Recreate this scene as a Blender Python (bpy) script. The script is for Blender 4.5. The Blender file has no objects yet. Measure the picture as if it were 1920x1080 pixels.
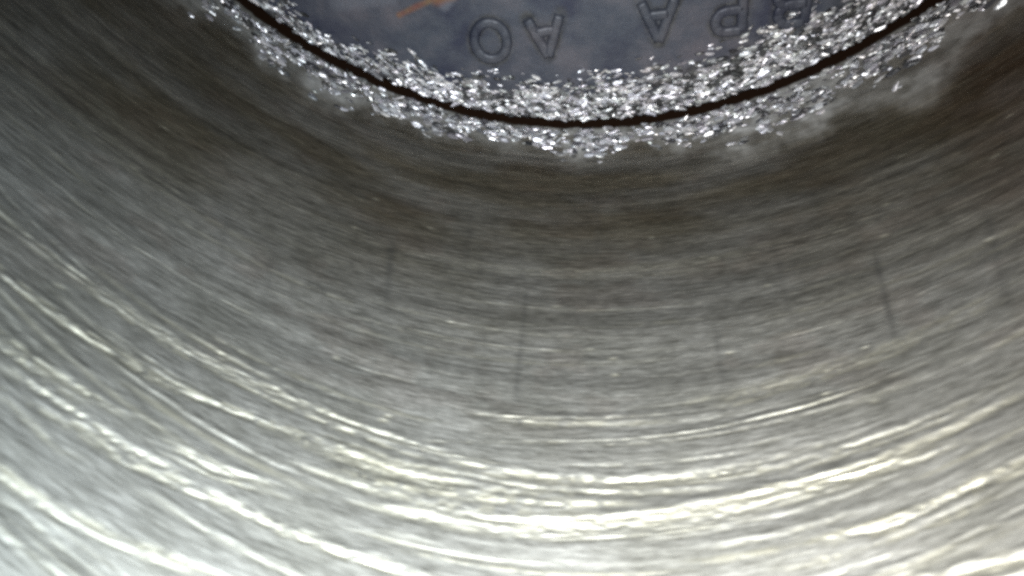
import bpy, math
import numpy as np
from mathutils import Matrix, Vector

# ------------------------------------------------------------------ camera, world, lamps, exposure
MM = 0.001
R = 43.0            # bore radius, millimetres (all lengths below in millimetres, scaled by MM)
RP = 42.12           # piston crown radius
scene = bpy.context.scene
COL = scene.collection

CAM_POS = Vector((0.0, 0.1147 * R, 1.4088 * R)) * MM
RT = Vector((-0.99570692, -0.05762682, -0.07243529))
DN = Vector((-0.09203591, 0.69969443, 0.70848930))
FW = Vector((0.00985459, 0.71211435, -0.70199433))
cam_data = bpy.data.cameras.new("borescope_camera")
cam = bpy.data.objects.new("borescope_camera", cam_data)
COL.objects.link(cam)
m3 = Matrix((RT, -DN, -FW)).transposed()
cam.matrix_world = Matrix.Translation(CAM_POS) @ m3.to_4x4()
cam_data.sensor_width = 36.0
cam_data.lens = 1300.0 / 1920.0 * 36.0
cam_data.clip_start = 0.0005
cam_data.clip_end = 5.0
cam_data.dof.use_dof = True          # fixed-focus lens: sharpest half way to the piston, soft close up
cam_data.dof.focus_distance = 0.059
cam_data.dof.aperture_fstop = 42.0
scene.camera = cam

world = bpy.data.worlds.new("World")
scene.world = world
world.use_nodes = True
world.node_tree.nodes["Background"].inputs[0].default_value = (0.75, 0.85, 1.0, 1)
world.node_tree.nodes["Background"].inputs[1].default_value = 0.004

# the ring of small LEDs round the borescope lens
LED_W = 0.0074
leds = [(0, (1.0, 0.94, 0.82)), (60, (0.88, 0.96, 1.0)), (120, (0.70, 0.90, 1.0)),
        (180, (0.76, 0.94, 1.0)), (240, (1.0, 0.97, 0.88)), (300, (1.0, 0.87, 0.74))]
for ang, colr in leds:
    a = math.radians(ang + 30)
    ld = bpy.data.lights.new("borescope_led", 'AREA')
    ld.shape = 'DISK'
    ld.size = 1.0 * MM
    ld.energy = LED_W
    ld.color = colr
    ld.spread = math.radians(128)
    lo = bpy.data.objects.new("borescope_led", ld)
    COL.objects.link(lo)
    p = CAM_POS + (RT * math.cos(a) + DN * math.sin(a)) * 2.4 * MM
    aim = (FW + DN * 0.26 + RT * 0.10 + (RT * math.cos(a) + DN * math.sin(a)) * 0.24).normalized()
    lo.matrix_world = Matrix.Translation(p) @ aim.to_track_quat('-Z', 'Y').to_matrix().to_4x4()

scene.view_settings.view_transform = 'Standard'
scene.view_settings.look = 'None'
scene.view_settings.exposure = 0.0
scene.view_settings.gamma = 1.0
scene.view_settings.use_curve_mapping = False
scene.cycles.filter_width = 3.0      # the little sensor is soft
scene.cycles.max_bounces = 4
scene.cycles.use_adaptive_sampling = True
scene.cycles.adaptive_threshold = 0.02
scene.cycles.use_denoising = False    # keep the fine brushing and a little sensor grain
scene.cycles.caustics_reflective = False
scene.cycles.caustics_refractive = False

rng = np.random.default_rng(11)

# ------------------------------------------------------------------ helpers
def smooth(x):
    x = np.clip(x, 0, 1)
    return x * x * (3 - 2 * x)

_GRID = {}
def vnoise(x, y, seed):
    """2-D value noise, arrays in, 0..1 out"""
    if seed not in _GRID: _GRID[seed] = np.random.default_rng(seed).random((257, 257))
    g = _GRID[seed]
    xi = np.floor(x).astype(int); yi = np.floor(y).astype(int)
    fx = smooth(x - xi); fy = smooth(y - yi)
    a = g[xi % 256, yi % 256]; b = g[(xi + 1) % 256, yi % 256]
    c = g[xi % 256, (yi + 1) % 256]; d = g[(xi + 1) % 256, (yi + 1) % 256]
    return (a * (1 - fx) + b * fx) * (1 - fy) + (c * (1 - fx) + d * fx) * fy

def fbm(x, y, seed, n=4):
    s = 0; t = 0; amp = 1.0
    for k in range(n):
        s = s + amp * vnoise(x * 2 ** k, y * 2 ** k, seed + k); t += amp; amp *= 0.5
    return s / t

def mesh_from(name, verts, faces, smooth_shade=True):
    """verts (n,3) in mm, faces (m,k) all the same size"""
    me = bpy.data.meshes.new(name)
    verts = np.asarray(verts, dtype=np.float32) * MM
    faces = np.asarray(faces, dtype=np.int32)
    k = faces.shape[1]
    me.vertices.add(len(verts)); me.vertices.foreach_set("co", verts.ravel())
    me.loops.add(faces.size); me.loops.foreach_set("vertex_index", faces.ravel())
    me.polygons.add(len(faces))
    me.polygons.foreach_set("loop_start", np.arange(len(faces), dtype=np.int32) * k)
    me.polygons.foreach_set("loop_total", np.full(len(faces), k, dtype=np.int32))
    me.polygons.foreach_set("use_smooth", np.full(len(faces), smooth_shade))
    me.update(calc_edges=True)
    return me

def colour_attr(me, name, rgba):
    at = me.attributes.new(name, 'FLOAT_COLOR', 'POINT')
    at.data.foreach_set("color", np.asarray(rgba, dtype=np.float32).ravel())

def obj(name, me, mat, parent=None):
    o = bpy.data.objects.new(name, me)
    if mat and len(me.materials) == 0:
        me.materials.append(mat)
    COL.objects.link(o)
    if parent:
        o.parent = parent
    return o

def thing(name, label, cat):
    o = bpy.data.objects.new(name, None)
    o.empty_display_size = 0.01
    o['label'] = label; o['category'] = cat
    COL.objects.link(o)
    return o

def grid_faces(nr, nc, wrap):
    i = np.arange(nr - 1)[:, None]; j = np.arange(nc if wrap else nc - 1)[None, :]
    j2 = (j + 1) % nc
    return np.stack([i * nc + j + 0 * i, i * nc + j2, (i + 1) * nc + j2, (i + 1) * nc + j], -1).reshape(-1, 4)

class NT:
    """tiny node-tree helper"""
    def __init__(self, name):
        self.mat = bpy.data.materials.new(name); self.mat.use_nodes = True
        self.t = self.mat.node_tree; self.b = self.t.nodes["Principled BSDF"]
    def n(self, kind, **kw):
        nd = self.t.nodes.new(kind)
        for k, v in kw.items(): setattr(nd, k, v)
        return nd
    def l(self, a, b): self.t.links.new(a, b)
    def attr(self, name):
        return self.n('ShaderNodeAttribute', attribute_name=name)
    def noise(self, vec, scale, detail=3, rough=0.55, mapscale=None, rot=(0, 0, 0)):
        nz = self.n('ShaderNodeTexNoise')
        nz.inputs['Scale'].default_value = scale; nz.inputs['Detail'].default_value = detail
        nz.inputs['Roughness'].default_value = rough
        if mapscale:
            mp = self.n('ShaderNodeMapping'); mp.inputs['Scale'].default_value = mapscale
            mp.inputs['Rotation'].default_value = rot
            self.l(vec, mp.inputs['Vector']); vec = mp.outputs['Vector']
        self.l(vec, nz.inputs['Vector'])
        return nz.outputs['Fac']
    def ramp(self, fac, stops):
        r = self.n('ShaderNodeValToRGB')
        while len(r.color_ramp.elements) < len(stops): r.color_ramp.elements.new(0.5)
        for e, (p, c) in zip(r.color_ramp.elements, stops):
            e.position = p; e.color = tuple(c) + (1,) if len(c) == 3 else c
        self.l(fac, r.inputs[0])
        return r.outputs[0]
    def mix(self, fac, a, b, mode='MIX'):
        m = self.n('ShaderNodeMix', data_type='RGBA', blend_type=mode)
        for s, v in ((m.inputs[0], fac), (m.inputs[6], a), (m.inputs[7], b)):
            if isinstance(v, (int, float)): s.default_value = v
            elif isinstance(v, tuple): s.default_value = v + (1,)
            else: self.l(v, s)
        return m.outputs[2]
    def math(self, op, a, b=0.0, clamp=False):
        m = self.n('ShaderNodeMath', operation=op, use_clamp=clamp)
        for s, v in ((m.inputs[0], a), (m.inputs[1], b)):
            if isinstance(v, (int, float)): s.default_value = v
            else: self.l(v, s)
        return m.outputs[0]
    def bump(self, height, dist, strength=1.0, normal=None):
        b = self.n('ShaderNodeBump'); b.inputs['Distance'].default_value = dist
        b.inputs['Strength'].default_value = strength
        self.l(height, b.inputs['Height'])
        if normal: self.l(normal, b.inputs['Normal'])
        return b.outputs['Normal']

# ------------------------------------------------------------------ materials
def bore_steel():
    t = NT("honed_bore_steel")
    uv = t.n('ShaderNodeUVMap', uv_map="surface").outputs[0]      # u = arc length, v = height, both in mm
    at = t.attr("wear_and_tint")
    sep = t.n('ShaderNodeSeparateColor'); t.l(at.outputs['Color'], sep.inputs[0])
    scratch, ash, brown_falloff = sep.outputs[0], sep.outputs[1], sep.outputs[2]
    mark = at.outputs['Alpha']
    fine = t.noise(uv, 1.0, 3, 0.65, (0.55, 4.2, 1), (0, 0, 0.012))
    fine2 = t.noise(uv, 1.0, 1, 0.6, (1.3, 8.0, 1), (0, 0, -0.02))
    broad = t.noise(uv, 1.0, 2, 0.6, (0.03, 0.75, 1), (0, 0, 0.01))
    blot = t.noise(uv, 0.16, 2, 0.6)
    c1 = t.ramp(fine, [(0.30, (0.245, 0.24, 0.226)), (0.70, (0.625, 0.62, 0.605))])
    c2 = t.ramp(broad, [(0.38, (0.58, 0.58, 0.58)), (0.64, (1.0, 1.0, 1.0))])
    c = t.mix(0.8, c1, c2, 'MULTIPLY')
    c3 = t.ramp(blot, [(0.35, (0.80, 0.80, 0.78)), (0.65, (1.0, 1.0, 1.0))])
    c = t.mix(1.0, c, c3, 'MULTIPLY')
    c = t.mix(brown_falloff, c, (0.48, 0.42, 0.315), 'MULTIPLY')  # stain tint that also darkens the wall as painted light falloff
    c = t.mix(t.attr('red_stain').outputs['Fac'], c, (0.62, 0.42, 0.34), 'MULTIPLY')
    c = t.mix(ash, c, t.ramp(t.noise(uv, 0.9, 4), [(0.30, (0.24, 0.24, 0.245)), (0.70, (0.50, 0.50, 0.51))]))
    c = t.mix(scratch, c, (0.78, 0.75, 0.62))
    c = t.mix(mark, c, (0.10, 0.10, 0.10))
    c = t.mix(t.attr("crevice").outputs['Fac'], c, (0.022, 0.012, 0.008))
    t.l(c, t.b.inputs['Base Color'])
    rr = t.ramp(fine2, [(0.3, (0.54,) * 3), (0.7, (0.63,) * 3)])
    rr = t.mix(scratch, rr, (0.46, 0.46, 0.46))
    rr = t.mix(ash, rr, (0.75, 0.75, 0.75))
    t.l(rr, t.b.inputs['Roughness'])
    met = t.math('SUBTRACT', 0.96, t.math('MAXIMUM', t.math('MULTIPLY', ash, 0.85), t.math('MULTIPLY', t.attr('crevice').outputs['Fac'], 0.86)), True)
    t.l(t.math('MULTIPLY', t.math('SUBTRACT', 1.0, t.attr('crevice').outputs['Fac']), 0.5), t.b.inputs['Specular IOR Level'])
    t.l(met, t.b.inputs['Metallic'])
    h = fine
    t.l(t.bump(h, 0.014 * MM), t.b.inputs['Normal'])
    return t.mat

def crown_alloy():
    t = NT("sooty_piston_alloy")
    co = t.n('ShaderNodeTexCoord').outputs['Object']
    at = t.attr("wear_and_tint")
    sep = t.n('ShaderNodeSeparateColor'); t.l(at.outputs['Color'], sep.inputs[0])
    soot, rust, pale = sep.outputs[0], sep.outputs[1], sep.outputs[2]
    n1 = t.noise(co, 190, 4, 0.6); n2 = t.noise(co, 900, 4, 0.65); n3 = t.noise(co, 70, 2, 0.5)
    c = t.ramp(n1, [(0.34, (0.034, 0.038, 0.068)), (0.50, (0.074, 0.080, 0.106)), (0.66, (0.124, 0.118, 0.142))])
    c = t.mix(0.6, c, t.ramp(n3, [(0.4, (0.75, 0.85, 0.95)), (0.62, (1.0, 0.95, 1.0))]), 'MULTIPLY')
    c = t.mix(0.5, c, t.ramp(n2, [(0.3, (0.85,) * 3), (0.7, (1.0,) * 3)]), 'MULTIPLY')
    c = t.mix(pale, c, (0.20, 0.21, 0.26))
    c = t.mix(rust, c, t.ramp(n2, [(0.35, (0.22, 0.07, 0.045)), (0.65, (0.27, 0.16, 0.05))]))
    c = t.mix(soot, c, t.ramp(n2, [(0.4, (0.012, 0.012, 0.013)), (0.65, (0.09, 0.09, 0.095))]))
    t.l(c, t.b.inputs['Base Color'])
    t.b.inputs['Metallic'].default_value = 0.25
    t.b.inputs['Roughness'].default_value = 0.5
    h = t.math('ADD', n2, t.math('MULTIPLY', t.noise(co, 2600, 3), 0.4))
    t.l(t.bump(h, 0.06 * MM), t.b.inputs['Normal'])
    return t.mat

def flake_mat():
    t = NT("ashy_carbon_flake")
    tone = t.attr("tone").outputs['Color']
    co = t.n('ShaderNodeTexCoord').outputs['Object']
    t.l(tone, t.b.inputs['Base Color'])
    t.b.inputs['Metallic'].default_value = 0.62
    t.b.inputs['Roughness'].default_value = 0.40
    t.l(t.bump(t.noise(co, 3000, 2), 0.05 * MM), t.b.inputs['Normal'])
    return t.mat

def plain(name, colr, rough, metal=0.0, bump=0.0, scale=1500):
    t = NT(name)
    co = t.n('ShaderNodeTexCoord').outputs['Object']
    nz = t.noise(co, scale, 3)
    t.l(t.ramp(nz, [(0.3, tuple(0.6 * v for v in colr)), (0.7, colr)]), t.b.inputs['Base Color'])
    t.b.inputs['Roughness'].default_value = rough; t.b.inputs['Metallic'].default_value = metal
    if bump: t.l(t.bump(nz, bump * MM), t.b.inputs['Normal'])
    return t.mat

M_BORE = bore_steel(); M_CROWN = crown_alloy(); M_FLAKE = flake_mat()
M_SOOT = plain("oily_black_carbon", (0.012, 0.009, 0.007), 0.8, 0, 0.05)
M_RING = plain("dark_ring_steel", (0.05, 0.045, 0.04), 0.5, 0.6)

# ------------------------------------------------------------------ the cylinder: bore wall with real score lines
cylinder = thing("engine_cylinder", "grey honed steel cylinder bore wall with bright curved score lines", "cylinder")

th = np.radians(np.concatenate([np.arange(-180, -70, 4.0), np.arange(-70, 68, 0.22), np.arange(68, 180, 4.0)]))
zz = np.concatenate([np.arange(-14, -1, 1.0), np.arange(-1, 53, 0.075), np.arange(53, 56.5, 1.0)])
T, Z = np.meshgrid(th, zz)                       # rows = height, cols = angle
D = np.degrees(T)
disp = np.zeros_like(T); scr = np.zeros_like(T)

def bow(z):
    return 0.0036 * np.clip((z - 20) / 22, 0, 1.3)

def groove(pts, width, depth, bright, lip=0.5, seed=0, breakup=0.5, fade=2.5):
    """a score line through pts [(deg, z)...]; breaks up along its length like a dragged scratch"""
    pts = sorted(pts)
    dg = np.array([p[0] for p in pts]); zs = np.array([p[1] for p in pts])
    dmin, dmax = dg[0], dg[-1]
    c = (th >= math.radians(dmin - fade)) & (th <= math.radians(dmax + fade))
    r = (zz > zs.min() - 4 * width - 1) & (zz < zs.max() + 4 * width + 1)
    if c.sum() < 2 or r.sum() < 2: return
    ix = np.ix_(r, c)
    d = D[ix]; z = Z[ix]
    zc = np.interp(d, dg, zs) + 0.04 * (vnoise(d * 0.35, d * 0 + seed, 5) - 0.5)
    end = smooth((d - dmin + fade) / (2 * fade)) * smooth((dmax + fade - d) / (2 * fade))
    w = width * (0.6 + 0.8 * vnoise(d * 0.6, d * 0 + seed * 3.1, 6))
    brk = 1 - breakup + breakup * smooth((vnoise(d * 1.0, d * 0 + seed * 1.7, 7) * 0.65
          + vnoise(d * 2.6, z * 4 + seed, 8) * 0.55 - 0.38) / 0.34)
    u = (z - zc) / w
    prof = np.exp(-u * u * 2.2)
    disp[ix] += depth * end * brk * (prof - lip * np.exp(-(u + 1.3) ** 2 * 2.0))
    scr[ix] = np.maximum(scr[ix], bright * end * brk * np.exp(-u * u * 3.0))

# the score lines one can follow in the bore: (points, width, depth, brightness, breakup)
named = [
    ([(3.2, 35.1), (-2.3, 35.0), (-6.9, 34.85), (-12.8, 34.5)], 0.34, 0.10, 0.75, 0.5),
    ([(-15, 34.2), (-24.8, 32.8), (-29.8, 32.2), (-32.6, 31.9), (-36.9, 31.1), (-42, 30.2)], 0.42, 0.09, 0.55, 0.5),
    ([(46, 32.2), (42.8, 32.8), (37.6, 33.6), (33.9, 34.2), (29.2, 35.2), (25.7, 35.65), (18.5, 36.6), (11.3, 37.5), (4, 38.5)], 0.34, 0.11, 0.85, 0.45),
    ([(4, 38.9), (-2.6, 39.35), (-11.1, 39.43), (-21.2, 39.04)], 0.50, 0.14, 1.0, 0.35),
    ([(-21, 39.0), (-27.8, 37.95), (-33.0, 37.2), (-39.1, 36.33)], 0.34, 0.09, 0.65, 0.6),
    ([(8, 42.3), (6.2, 42.3), (2.4, 42.36), (-2.4, 42.12), (-7.2, 41.84), (-14.2, 41.28), (-22.6, 40.26), (-27.2, 39.65), (-31.0, 39.2), (-34.7, 38.47), (-38.5, 37.54)], 0.40, 0.15, 1.0, 0.2),
    ([(37, 44.8), (33.4, 45.5), (29.6, 46.4), (26.0, 46.96), (21.0, 47.44), (17, 47.8)], 0.32, 0.10, 0.8, 0.35),
    ([(44, 35.2), (40.4, 35.9), (36.6, 36.7), (31.9, 37.4), (27.6, 38.1), (23.4, 38.34), (20.0, 38.55), (16.5, 38.85), (10, 39.5)], 0.34, 0.11, 0.9, 0.7),
    ([(26, 41.5), (24.0, 41.84), (21.5, 42.22), (17.5, 42.4)], 0.34, 0.12, 0.9, 0.5),
    ([(27, 42.9), (23.5, 43.48), (19.6, 43.87), (16.7, 44.39), (12.6, 44.95), (8.6, 45.44), (3, 46.2)], 0.42, 0.12, 0.9, 0.6),
    ([(14, 38.8), (13.1, 38.91), (7.7, 39.51), (1.7, 39.71)], 0.45, 0.12, 1.0, 0.3),
    ([(14, 40.3), (6, 40.7), (-2, 40.7), (-10, 40.5)], 0.55, 0.10, 0.8, 0.7),
    ([(6.5, 37.3), (-0.6, 36.65), (-9.1, 36.3), (-15.3, 35.92), (-25, 34.9), (-34, 33.6)], 0.18, 0.05, 0.35, 0.4),
    ([(-23.1, 43.14), (-28.5, 42.72), (-34.0, 41.26), (-36.7, 40.85), (-40, 40.2)], 0.34, 0.11, 0.85, 0.5),
    ([(36, 41.0), (33.7, 41.36), (30.5, 41.93), (27.6, 42.65), (24, 43.1)], 0.45, 0.10, 0.8, 0.75),
    ([(-18, 40.3), (-20.7, 40.01), (-26.8, 39.6), (-33.5, 38.66)], 0.28, 0.09, 0.8, 0.5),
    ([(40, 38.8), (38.0, 39.29), (33.9, 40.12), (29, 40.9)], 0.42, 0.10, 0.8, 0.7),
    ([(16, 21.6), (11.0, 21.3), (-4.7, 21.0), (-18.0, 20.42), (-28.4, 20.41), (-38.0, 20.64)], 0.20, 0.05, 0.30, 0.8),
    ([(0, 43.2), (-6, 42.7), (-14, 42.1), (-20, 41.5)], 0.26, 0.08, 0.8, 0.5),
    ([(20, 49.0), (10, 48.5), (0, 47.8), (-10, 47.2)], 0.4, 0.07, 0.5, 0.6),
    ([(-25, 46.2), (-30, 46.0), (-36, 45.4), (-40, 45.0)], 0.5, 0.12, 0.9, 0.4),
]
for k, (pts, w, dpt, br, bk) in enumerate(named):
    nb = 3 + (k % 3)
    lo_, hi_ = min(p[0] for p in pts), max(p[0] for p in pts)
    for q in range(nb):                              # each is a bundle of finer scratches
        off = (q - (nb - 1) / 2) * w * 0.55 + rng.normal(0, 0.08)
        a_, b_ = lo_ + rng.uniform(0, 0.3) * (hi_ - lo_) * (q > 0), hi_ - rng.uniform(0, 0.3) * (hi_ - lo_) * (q > 0)
        dg_ = sorted(pts); xs_ = np.linspace(a_, b_, 12)
        zi_ = np.interp(xs_, [p[0] for p in dg_], [p[1] for p in dg_]) + off + rng.normal(0, 0.004) * (xs_ - xs_.mean())
        groove(list(zip(xs_, zi_)), w * rng.uniform(0.45, 0.85), dpt * rng.uniform(0.16, 0.40), br * rng.uniform(0.35, 0.8),
               seed=k * 13 + 3 + q * 37, breakup=min(0.95, bk + rng.uniform(0.2, 0.5)))
# the many lesser ones, short and slightly tilted, more of them where the rings turn round (high up)
for k in range(330):
    z0 = 56 * (1 - rng.random() ** 1.25) if k % 4 else rng.uniform(9, 55)
    if z0 < 8: continue
    d0 = rng.uniform(-62, 60); ln = rng.uniform(3, 26)
    tilt = rng.normal(0, 0.010)
    hi = smooth((z0 - 14) / 26)
    xs_ = np.linspace(d0 - ln / 2, d0 + ln / 2, 10)
    groove(list(zip(xs_, z0 + tilt * (xs_ - d0) - bow(z0) * (xs_ + 4) ** 2)), rng.uniform(0.12, 0.34),
           rng.uniform(0.008, 0.035) * (0.45 + 0.55 * hi) * (1 if rng.random() < 0.75 else -0.7),
           rng.uniform(0.0, 0.5) * (0.2 + 0.8 * hi), seed=k * 7 + 101, breakup=rng.uniform(0.3, 0.9))
# stray specks of bare metal
for k in range(60):
    z0 = rng.uniform(14, 50); d0 = rng.uniform(-60, 58)
    groove([(d0 - 0.3, z0), (d0 + 0.3, z0)], rng.uniform(0.12, 0.22), 0.04, rng.uniform(0.4, 0.9), seed=k, breakup=0.2, fade=rng.uniform(0.25, 0.6))

zb = 4.4 + 2.2 * smooth((-D + 5) / 30) + 3.0 * (fbm(D * 0.16, Z * 0 + 3, 21) - 0.5) * 2
ash = smooth((zb + 2.2 + 3.0 * smooth((-D - 24) / 22) + 2.0 * (fbm(D * 0.9, Z * 0.9, 33) - 0.5) - Z) / 5.6) * (1 - 0.35 * smooth((-D - 34) / 8)) * (0.40 + 0.60 * smooth((fbm(D * 0.35, Z * 0.5, 31) - 0.30) / 0.35))
brown_falloff = (0.50 + 0.45 * smooth((fbm(D * 0.08, Z * 0.35 + D * 0.02, 41) - 0.25) / 0.45)) * smooth((31 - Z + 9 * (fbm(D * 0.10, Z * 0.1, 43) - 0.5)) / 17)  # olive-brown stain, deepened toward the piston to paint in light falloff
brown_falloff = np.clip(brown_falloff + 0.35 * smooth((-D - 36) / 16) * smooth((30 - Z) / 16) * smooth((fbm(D * 0.2, Z * 0.3, 45) - 0.3) / 0.3), 0, 1)
mark = np.zeros_like(T)
for (da, za, db, zb2, w, s) in [(-0.8, 23.5, -0.6, 33.2, 0.28, 0.42), (-34.0, 23.8, -32.9, 30.9, 0.28, 0.55), (13.8, 20.5, 12.7, 26.6, 0.4, 0.50),
                               (-18.9, 27.4, -18.8, 32.2, 0.32, 0.42), (16.5, 20, 14.5, 25, 0.4, 0.25), (-8, 12, -8.3, 19, 0.4, 0.18), (24, 26, 22.8, 31, 0.4, 0.2), (6, 15, 5.8, 22, 0.35, 0.22), (-26, 20, -25.6, 27, 0.35, 0.25), (-43, 24, -41, 31, 0.4, 0.42), (30, 22, 28, 28, 0.4, 0.2)]:
    fz = np.clip((Z - za) / (zb2 - za), 0, 1)
    dc = da + (db - da) * fz
    e = smooth((Z - za + 1.2) / 2.0) * smooth((zb2 + 1.2 - Z) / 2.0)
    mark = np.maximum(mark, 1.0 * s * e * np.exp(-((D - dc) / w) ** 2) * (0.5 + 0.5 * vnoise(Z * 0.9, D * 0 + da, 51)))
# slight crusty relief in the ash band
disp -= 0.16 * ash ** 2 * (fbm(D * 1.6, Z * 1.7, 61, 3) - 0.3) * (Z > -0.5)
rad = R + disp
V = np.stack([rad * np.sin(T), rad * np.cos(T), Z], -1).reshape(-1, 3)
F = grid_faces(len(zz), len(th), True)
me = mesh_from("bore_wall", V, F)
colour_attr(me, "wear_and_tint", np.stack([np.clip(scr, 0, 1), ash, brown_falloff, mark], -1).reshape(-1, 4))
red = me.attributes.new("red_stain", 'FLOAT', 'POINT')
red.data.foreach_set("value", np.clip(0.6 * smooth((-D - 40) / 12) * smooth((36 - Z) / 14) * (0.4 + 0.6 * smooth((fbm(D * 0.25, Z * 0.25, 47) - 0.3) / 0.3))
    + 0.15 * smooth((fbm(D * 0.2, Z * 0.5, 48) - 0.55) / 0.15) * smooth((40 - Z) / 10), 0, 1).astype(np.float32).ravel())
crev = me.attributes.new("crevice", 'FLOAT', 'POINT')       # black carbon packed in the clearance round the piston
crev.data.foreach_set("value", smooth((0.35 + 0.5 * (fbm(D * 0.8, Z * 0.8, 161) - 0.5) - Z) / 0.3).astype(np.float32).ravel())
uvl = me.uv_layers.new(name="surface")
uvv = np.stack([T * R, Z + bow(Z) * np.minimum(abs(D + 4), 60) ** 2], -1).reshape(-1, 2)
uvf = uvv[F]                                        # (m,4,2)
seam = (uvf[:, :, 0].max(1) - uvf[:, :, 0].min(1)) > R
uvf[seam, :, 0] = np.where(uvf[seam, :, 0] < 0, uvf[seam, :, 0] + 2 * math.pi * R, uvf[seam, :, 0])
uvl.data.foreach_set("uv", uvf.astype(np.float32).ravel())
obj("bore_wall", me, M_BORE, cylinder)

# ------------------------------------------------------------------ the piston
piston = thing("piston", "blue-grey piston crown with raised letters and crusty flaked rim", "piston")

# raised cast letters (outlines first: dirt sits round them on the crown)
ang = math.radians(13.0)
ur = np.array([math.cos(ang), math.sin(ang)]); uu = np.array([-math.sin(ang), math.cos(ang)])
def stroke_mesh(strokes, w=0.90, h=0.32):
    vs, fs = [], []
    prof = [(-0.58, -0.25), (-0.5, 0.45), (-0.40, 0.88), (-0.2, 1.0), (0.2, 1.0), (0.40, 0.88), (0.5, 0.45), (0.58, -0.25)]
    for pts, closed in strokes:
        P = np.array(pts, float); n = len(P); base = len(vs)
        for i in range(n):
            a = P[(i - 1) % n] if closed or i else P[i]; b = P[(i + 1) % n] if closed or i < n - 1 else P[i]
            t = (b - a) / np.linalg.norm(b - a); nn = np.array([-t[1], t[0]])
            wi = w * (0.94 + 0.12 * rng.random()); hi = h * (0.85 + 0.3 * rng.random())
            for px, pz in prof:
                q = P[i] + nn * px * wi
                vs.append((q[0], q[1], pz * hi))
        k = len(prof)
        for i in range(n if closed else n - 1):
            for j in range(k - 1):
                a0 = base + i * k; b0 = base + ((i + 1) % n) * k
                fs.append((a0 + j, b0 + j, b0 + j + 1, a0 + j + 1))
        if not closed:
            for i, sgn in ((0, 1), (n - 1, -1)):
                o = base + i * k
                for j in range(0, k // 2 - 1):
                    q = (o + j, o + j + 1, o + k - 2 - j, o + k - 1 - j)
                    fs.append(q if sgn > 0 else q[::-1])
    return np.array(vs), np.array(fs)
def dense(pts, step=0.25):
    out = []
    for a, b in zip(pts[:-1], pts[1:]):
        n = max(1, int(math.hypot(b[0] - a[0], b[1] - a[1]) / step))
        out += [(a[0] + (b[0] - a[0]) * i / n, a[1] + (b[1] - a[1]) * i / n) for i in range(n)]
    return out + [pts[-1]]
def arc(cx, cy, rx, ry, a0, a1, n=14):
    return [(cx + rx * math.cos(math.radians(a0 + (a1 - a0) * i / n)), cy + ry * math.sin(math.radians(a0 + (a1 - a0) * i / n))) for i in range(n + 1)]
LET = {
    'O': [(arc(0, 0, 1.5, 1.75, 0, 360, 40)[:-1], True)],
    'A': [(dense([(-1.45, -1.85), (0, 1.85)]), False), (dense([(1.45, -1.85), (0, 1.85)]), False), (dense([(-0.85, -0.55), (0.85, -0.55)]), False)],
    'P': [(dense([(-1.1, -1.85), (-1.1, 1.8)]), False), (dense([(-1.1, 1.75), (0.2, 1.75)]) + arc(0.2, 0.8, 0.95, 0.95, 80, -80) + dense([(0.2, -0.15), (-1.1, -0.15)]), False)],
    'B': [(dense([(-1.2, -1.85), (-1.2, 1.8)]), False), (dense([(-1.2, 1.75), (0.2, 1.75)]) + arc(0.2, 0.9, 0.85, 0.85, 80, -80) + dense([(0.2, 0.05), (-1.2, 0.05)]), False),
          (dense([(0.2, 0.05)] + arc(0.25, -0.85, 1.0, 0.9, 80, -80) + [(0.2, -1.75), (-1.2, -1.75)]), False)],
}
WORDS = (('B', -21.0, 28.75), ('P', -16.0, 29.95), ('A', -10.1, 31.25), ('A', -0.35, 33.65), ('O', 4.66, 34.5))

pt = np.radians(np.concatenate([np.arange(-180, -66, 2.0), np.arange(-66, 64, 0.16), np.arange(64, 180, 2.0)]))
pr = np.concatenate([np.arange(0.4, 24, 1.6), np.arange(24, 28, 0.32), np.arange(28, 35, 0.18), np.arange(35, RP - 0.45, 0.13), [RP - 0.4, RP - 0.2, RP - 0.06, RP, RP]])
zedge = np.zeros(len(pr)); zedge[-5:] = [-0.01, -0.05, -0.16, -0.35, -0.9]
PT, PR = np.meshgrid(pt, pr)
PX = PR * np.sin(PT); PY = PR * np.cos(PT); PD = np.degrees(PT)
inner = 38.4 - 1.6 * smooth((-PD) / 25) - 0.2 * smooth((-PD - 28) / 20) + 2.2 * smooth((PD - 8) / 20) + 1.6 * (fbm(PD * 0.3, PR * 0.3, 71) - 0.5) * 2
soot = smooth((PR - inner) / 2.6)
hz = 0.10 * (fbm(PX * 0.35 + 100, PY * 0.35 + 100, 81) - 0.5) + zedge[:, None]
hz += soot * (0.42 * (fbm(PX * 1.7 + 200, PY * 1.7 + 200, 82, 3) - 0.35)) * (PR < RP - 0.05)

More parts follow.
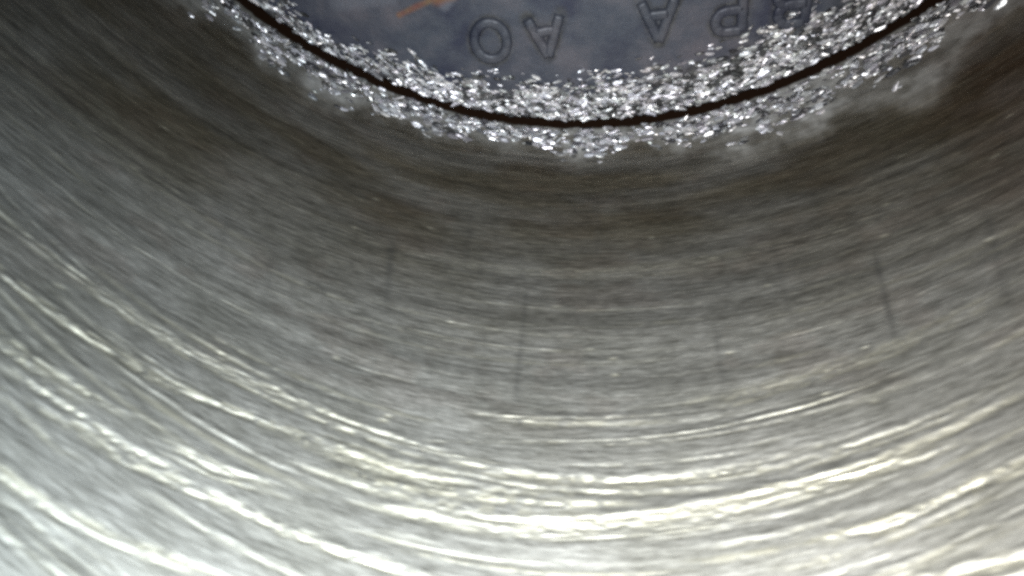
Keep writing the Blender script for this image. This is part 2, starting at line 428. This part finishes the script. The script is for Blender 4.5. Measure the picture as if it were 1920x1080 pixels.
def seg_mask(ax, ay, bx, by, w, seed):
    dx, dy = bx - ax, by - ay; L = dx * dx + dy * dy
    t = np.clip(((PX - ax) * dx + (PY - ay) * dy) / L, 0, 1)
    dd = np.hypot(PX - ax - t * dx, PY - ay - t * dy)
    dd = dd + 0.4 * w * (fbm(PX * 1.2 + 300, PY * 1.2 + 300, seed) - 0.5)
    return smooth(1.3 - dd / w)
rust = 0.6 * seg_mask(13.0, 32.8, 9.6, 30.9, 0.30, 91)
rust = np.maximum(rust, 0.7 * seg_mask(9.6, 30.9, 5.5, 29.0, 0.8, 92))
pale = 0.35 * seg_mask(18.5, 32.2, 13.8, 31.2, 0.9, 93)
pale = np.maximum(pale, 0.5 * seg_mask(8.8, 31.6, 8.2, 30.4, 0.6, 94))
near = np.full(PX.shape, 9.0)
for ch, cx, cy in WORDS:
    box = (abs(PX - cx) < 4) & (abs(PY - cy) < 4)
    bx, by = PX[box], PY[box]; best = np.full(bx.shape, 9.0)
    for pts, closed in LET[ch]:
        for p in pts:
            q = np.array([cx, cy]) + p[0] * ur + p[1] * uu
            best = np.minimum(best, np.hypot(bx - q[0], by - q[1]))
    near[box] = np.minimum(near[box], best)
dirt = 0.85 * smooth(1 - (near - 0.45) / 0.55) * (0.35 + 0.65 * smooth((fbm(PX * 0.8 + 50, PY * 0.8 + 50, 96) - 0.3) / 0.3))
Vp = np.stack([PX, PY, hz], -1).reshape(-1, 3)
Fp = grid_faces(len(pr), len(pt), True)[:, ::-1]
me = mesh_from("crown", Vp, Fp)
colour_attr(me, "wear_and_tint", np.stack([np.maximum(soot, dirt), rust * (1 - soot), pale * (1 - soot), np.ones_like(soot)], -1).reshape(-1, 4))
obj("crown", me, M_CROWN, piston)

def lathe(name, prof, mat, parent, n=360):
    a = np.linspace(0, 2 * math.pi, n, endpoint=False)
    P = np.array(prof)
    v = np.stack([P[:, 0][:, None] * np.sin(a), P[:, 0][:, None] * np.cos(a), P[:, 1][:, None] + 0 * a], -1).reshape(-1, 3)
    return obj(name, mesh_from(name, v, grid_faces(len(P), n, True)), mat, parent)
lathe("top_land", [(RP - 0.01, -0.7), (RP - 0.05, -4.2), (RP - 3.5, -4.25), (RP - 3.5, -5.75), (RP - 0.05, -5.8), (RP - 0.05, -9.5), (RP - 4, -12)], M_SOOT, piston)
lathe("piston_ring", [(RP - 3.2, -5.7), (RP - 3.2, -4.35), (R - 0.12, -4.35), (R - 0.03, -4.5), (R - 0.03, -5.55), (R - 0.12, -5.7), (RP - 3.2, -5.7)], M_RING, piston)

for ch, cx, cy in WORDS:
    v, f = stroke_mesh(LET[ch])
    xy = np.array([cx, cy]) + v[:, :1] * ur + v[:, 1:2] * uu
    me = mesh_from("raised_letter", np.column_stack([xy, v[:, 2] - 0.01]), f)
    colour_attr(me, "wear_and_tint", np.tile([0.16, 0, 0.0, 1], (len(xy), 1)))
    o = obj("raised_letter", me, M_CROWN, piston)
    o['label'] = "raised cast letter %s on the piston crown" % ch

# ------------------------------------------------------------------ carbon flakes on rim and wall
def flake_variant(seed):
    g = np.random.default_rng(seed)
    n = 7
    a = np.sort(np.linspace(0, 2 * math.pi, n, endpoint=False) + g.uniform(-0.3, 0.3, n))
    r0 = g.uniform(0.38, 0.6, n)
    base = np.stack([r0 * np.cos(a) * 1.1, r0 * np.sin(a) * 1.1, np.full(n, -0.22)], 1)
    top = np.stack([r0 * 0.78 * np.cos(a), r0 * 0.78 * np.sin(a), g.uniform(0.14, 0.30, n)], 1)
    c = np.array([[g.uniform(-.1, .1), g.uniform(-.1, .1), g.uniform(0.24, 0.36)]])
    v = np.concatenate([base, top, c])
    f = []
    for i in range(n):
        j = (i + 1) % n
        f += [(i, j, n + j), (i, n + j, n + i), (n + i, n + j, 2 * n)]
    return v, np.array(f)
VARS = [flake_variant(1000 + k) for k in range(14)]
def tone_of(g):
    t = g.random()
    v = 0.05 + 0.12 * g.random() if t < 0.28 else (0.22 + 0.30 * g.random() if t < 0.66 else 0.60 + 0.35 * g.random())
    return (v * g.uniform(0.95, 1.03), v * g.uniform(0.96, 1.0), min(1, v * g.uniform(1.0, 1.12)), 1)

def scatter(parent, where, count, n_single, seed):
    g = np.random.default_rng(seed)
    items = []
    tries = 0
    while len(items) < count and tries < count * 30:
        tries += 1
        s = where(g)
        if s is not None: items.append(s)
    # the biggest in view are pieces of their own, the rest one mass
    order = sorted(range(len(items)), key=lambda i: -items[i][3] * (1.0 if items[i][4] else 0.01))
    single = set(order[:n_single])
    protos = []
    for k, (v, f) in enumerate(VARS):
        me = mesh_from("carbon_flake", v, f, False)
        colour_attr(me, "tone", np.tile(tone_of(g), (len(v), 1)))
        me.materials.append(M_FLAKE)
        protos.append(me)
    vs, fs, cs = [], [], []; base = 0
    for i, (pos, M, scl, size, inview) in enumerate(items):
        k = g.integers(len(VARS))
        A = M * np.array(scl)[None, :]
        if i in single:
            o = bpy.data.objects.new("carbon_flake", protos[k]); COL.objects.link(o); o.parent = parent
            m4 = Matrix.Identity(4)
            for r_ in range(3):
                for c_ in range(3): m4[r_][c_] = A[r_, c_]
                m4[r_][3] = pos[r_] * MM
            o.matrix_local = m4
        else:
            v, f = VARS[k]
            vs.append(v @ A.T + pos); fs.append(f + base); base += len(v)
            cs.append(np.tile(tone_of(g), (len(v), 1)))
    me = mesh_from("carbon_crust", np.concatenate(vs), np.concatenate(fs), False)
    colour_attr(me, "tone", np.concatenate(cs))
    o = obj("carbon_crust", me, M_FLAKE, parent)
    o['kind'] = 'stuff'

def frame(normal, tang, g, tilt):
    n = np.array(normal) + g.normal(0, tilt, 3); n /= np.linalg.norm(n)
    t = np.array(tang) + 0.32 * g.normal(0, 0.6, 3); t -= n * (t @ n); t /= np.linalg.norm(t)
    return np.stack([t, np.cross(n, t), n], 1)

def pick_angle(g):
    return g.uniform(-66, 62) if g.random() < 0.80 else g.uniform(-180, 180)

def on_rim(g):
    d = pick_angle(g); a = math.radians(d)
    rr = RP - g.uniform(0.1, 0.4) - abs(g.normal(0, 1)) * 2.6
    one = np.array([[d]]); 
    inn = 38.4 - 1.6 * smooth((-d) / 25) - 0.2 * smooth((-d - 28) / 20) + 2.2 * smooth((d - 8) / 20) + 1.6 * (float(fbm(np.array([d * 0.3]), np.array([rr * 0.3]), 71)[0]) - 0.5) * 2
    if rr < inn - 1.2 + 2.8 * g.random() ** 1.5: return None
    if g.random() > 0.18 + 0.82 * float(fbm(np.array([d * 0.9]), np.array([rr * 0.9]), 171, 2)[0] > 0.42): return None
    s = 0.22 + 0.56 * g.random() ** 1.5 * (1.2 if g.random() < 0.10 else 1) * (0.7 if rr < inn + 0.8 else 1)
    pos = np.array([rr * math.sin(a), rr * math.cos(a), 0.05 + 0.12 * g.random()])
    M = frame((0, 0, 1), (math.cos(a), -math.sin(a), 0), g, 0.30)
    return pos, M, (s * 1.9, s * 0.62, s * 0.50), s, -58 < d < 52

def on_wall(g):
    d = pick_angle(g); a = math.radians(d)
    z = 0.2 + 0.5 * g.random() + abs(g.normal(0, 1)) * 2.8
    zb_ = 4.4 + 2.2 * smooth((-d + 5) / 30) + 3.0 * (float(fbm(np.array([d * 0.16]), np.array([3.0]), 21)[0]) - 0.5) * 2
    if z > zb_ + 0.9 - 3.2 * g.random(): return None
    if g.random() > 0.15 + 0.85 * float(fbm(np.array([d * 0.6]), np.array([z * 0.6]), 181, 2)[0] > 0.45): return None
    s = 0.20 + 0.54 * g.random() ** 1.5 * (1.3 if g.random() < 0.1 else 1)
    pos = np.array([(R - 0.06) * math.sin(a), (R - 0.06) * math.cos(a), z])
    M = frame((-math.sin(a), -math.cos(a), 0.25), (math.cos(a), -math.sin(a), 0), g, 0.32)
    return pos, M, (s * 1.9, s * 0.85, s * 0.42), s, -56 < d < 45

scatter(piston, on_rim, 5200, 150, 5)
scatter(cylinder, on_wall, 3600, 150, 6)
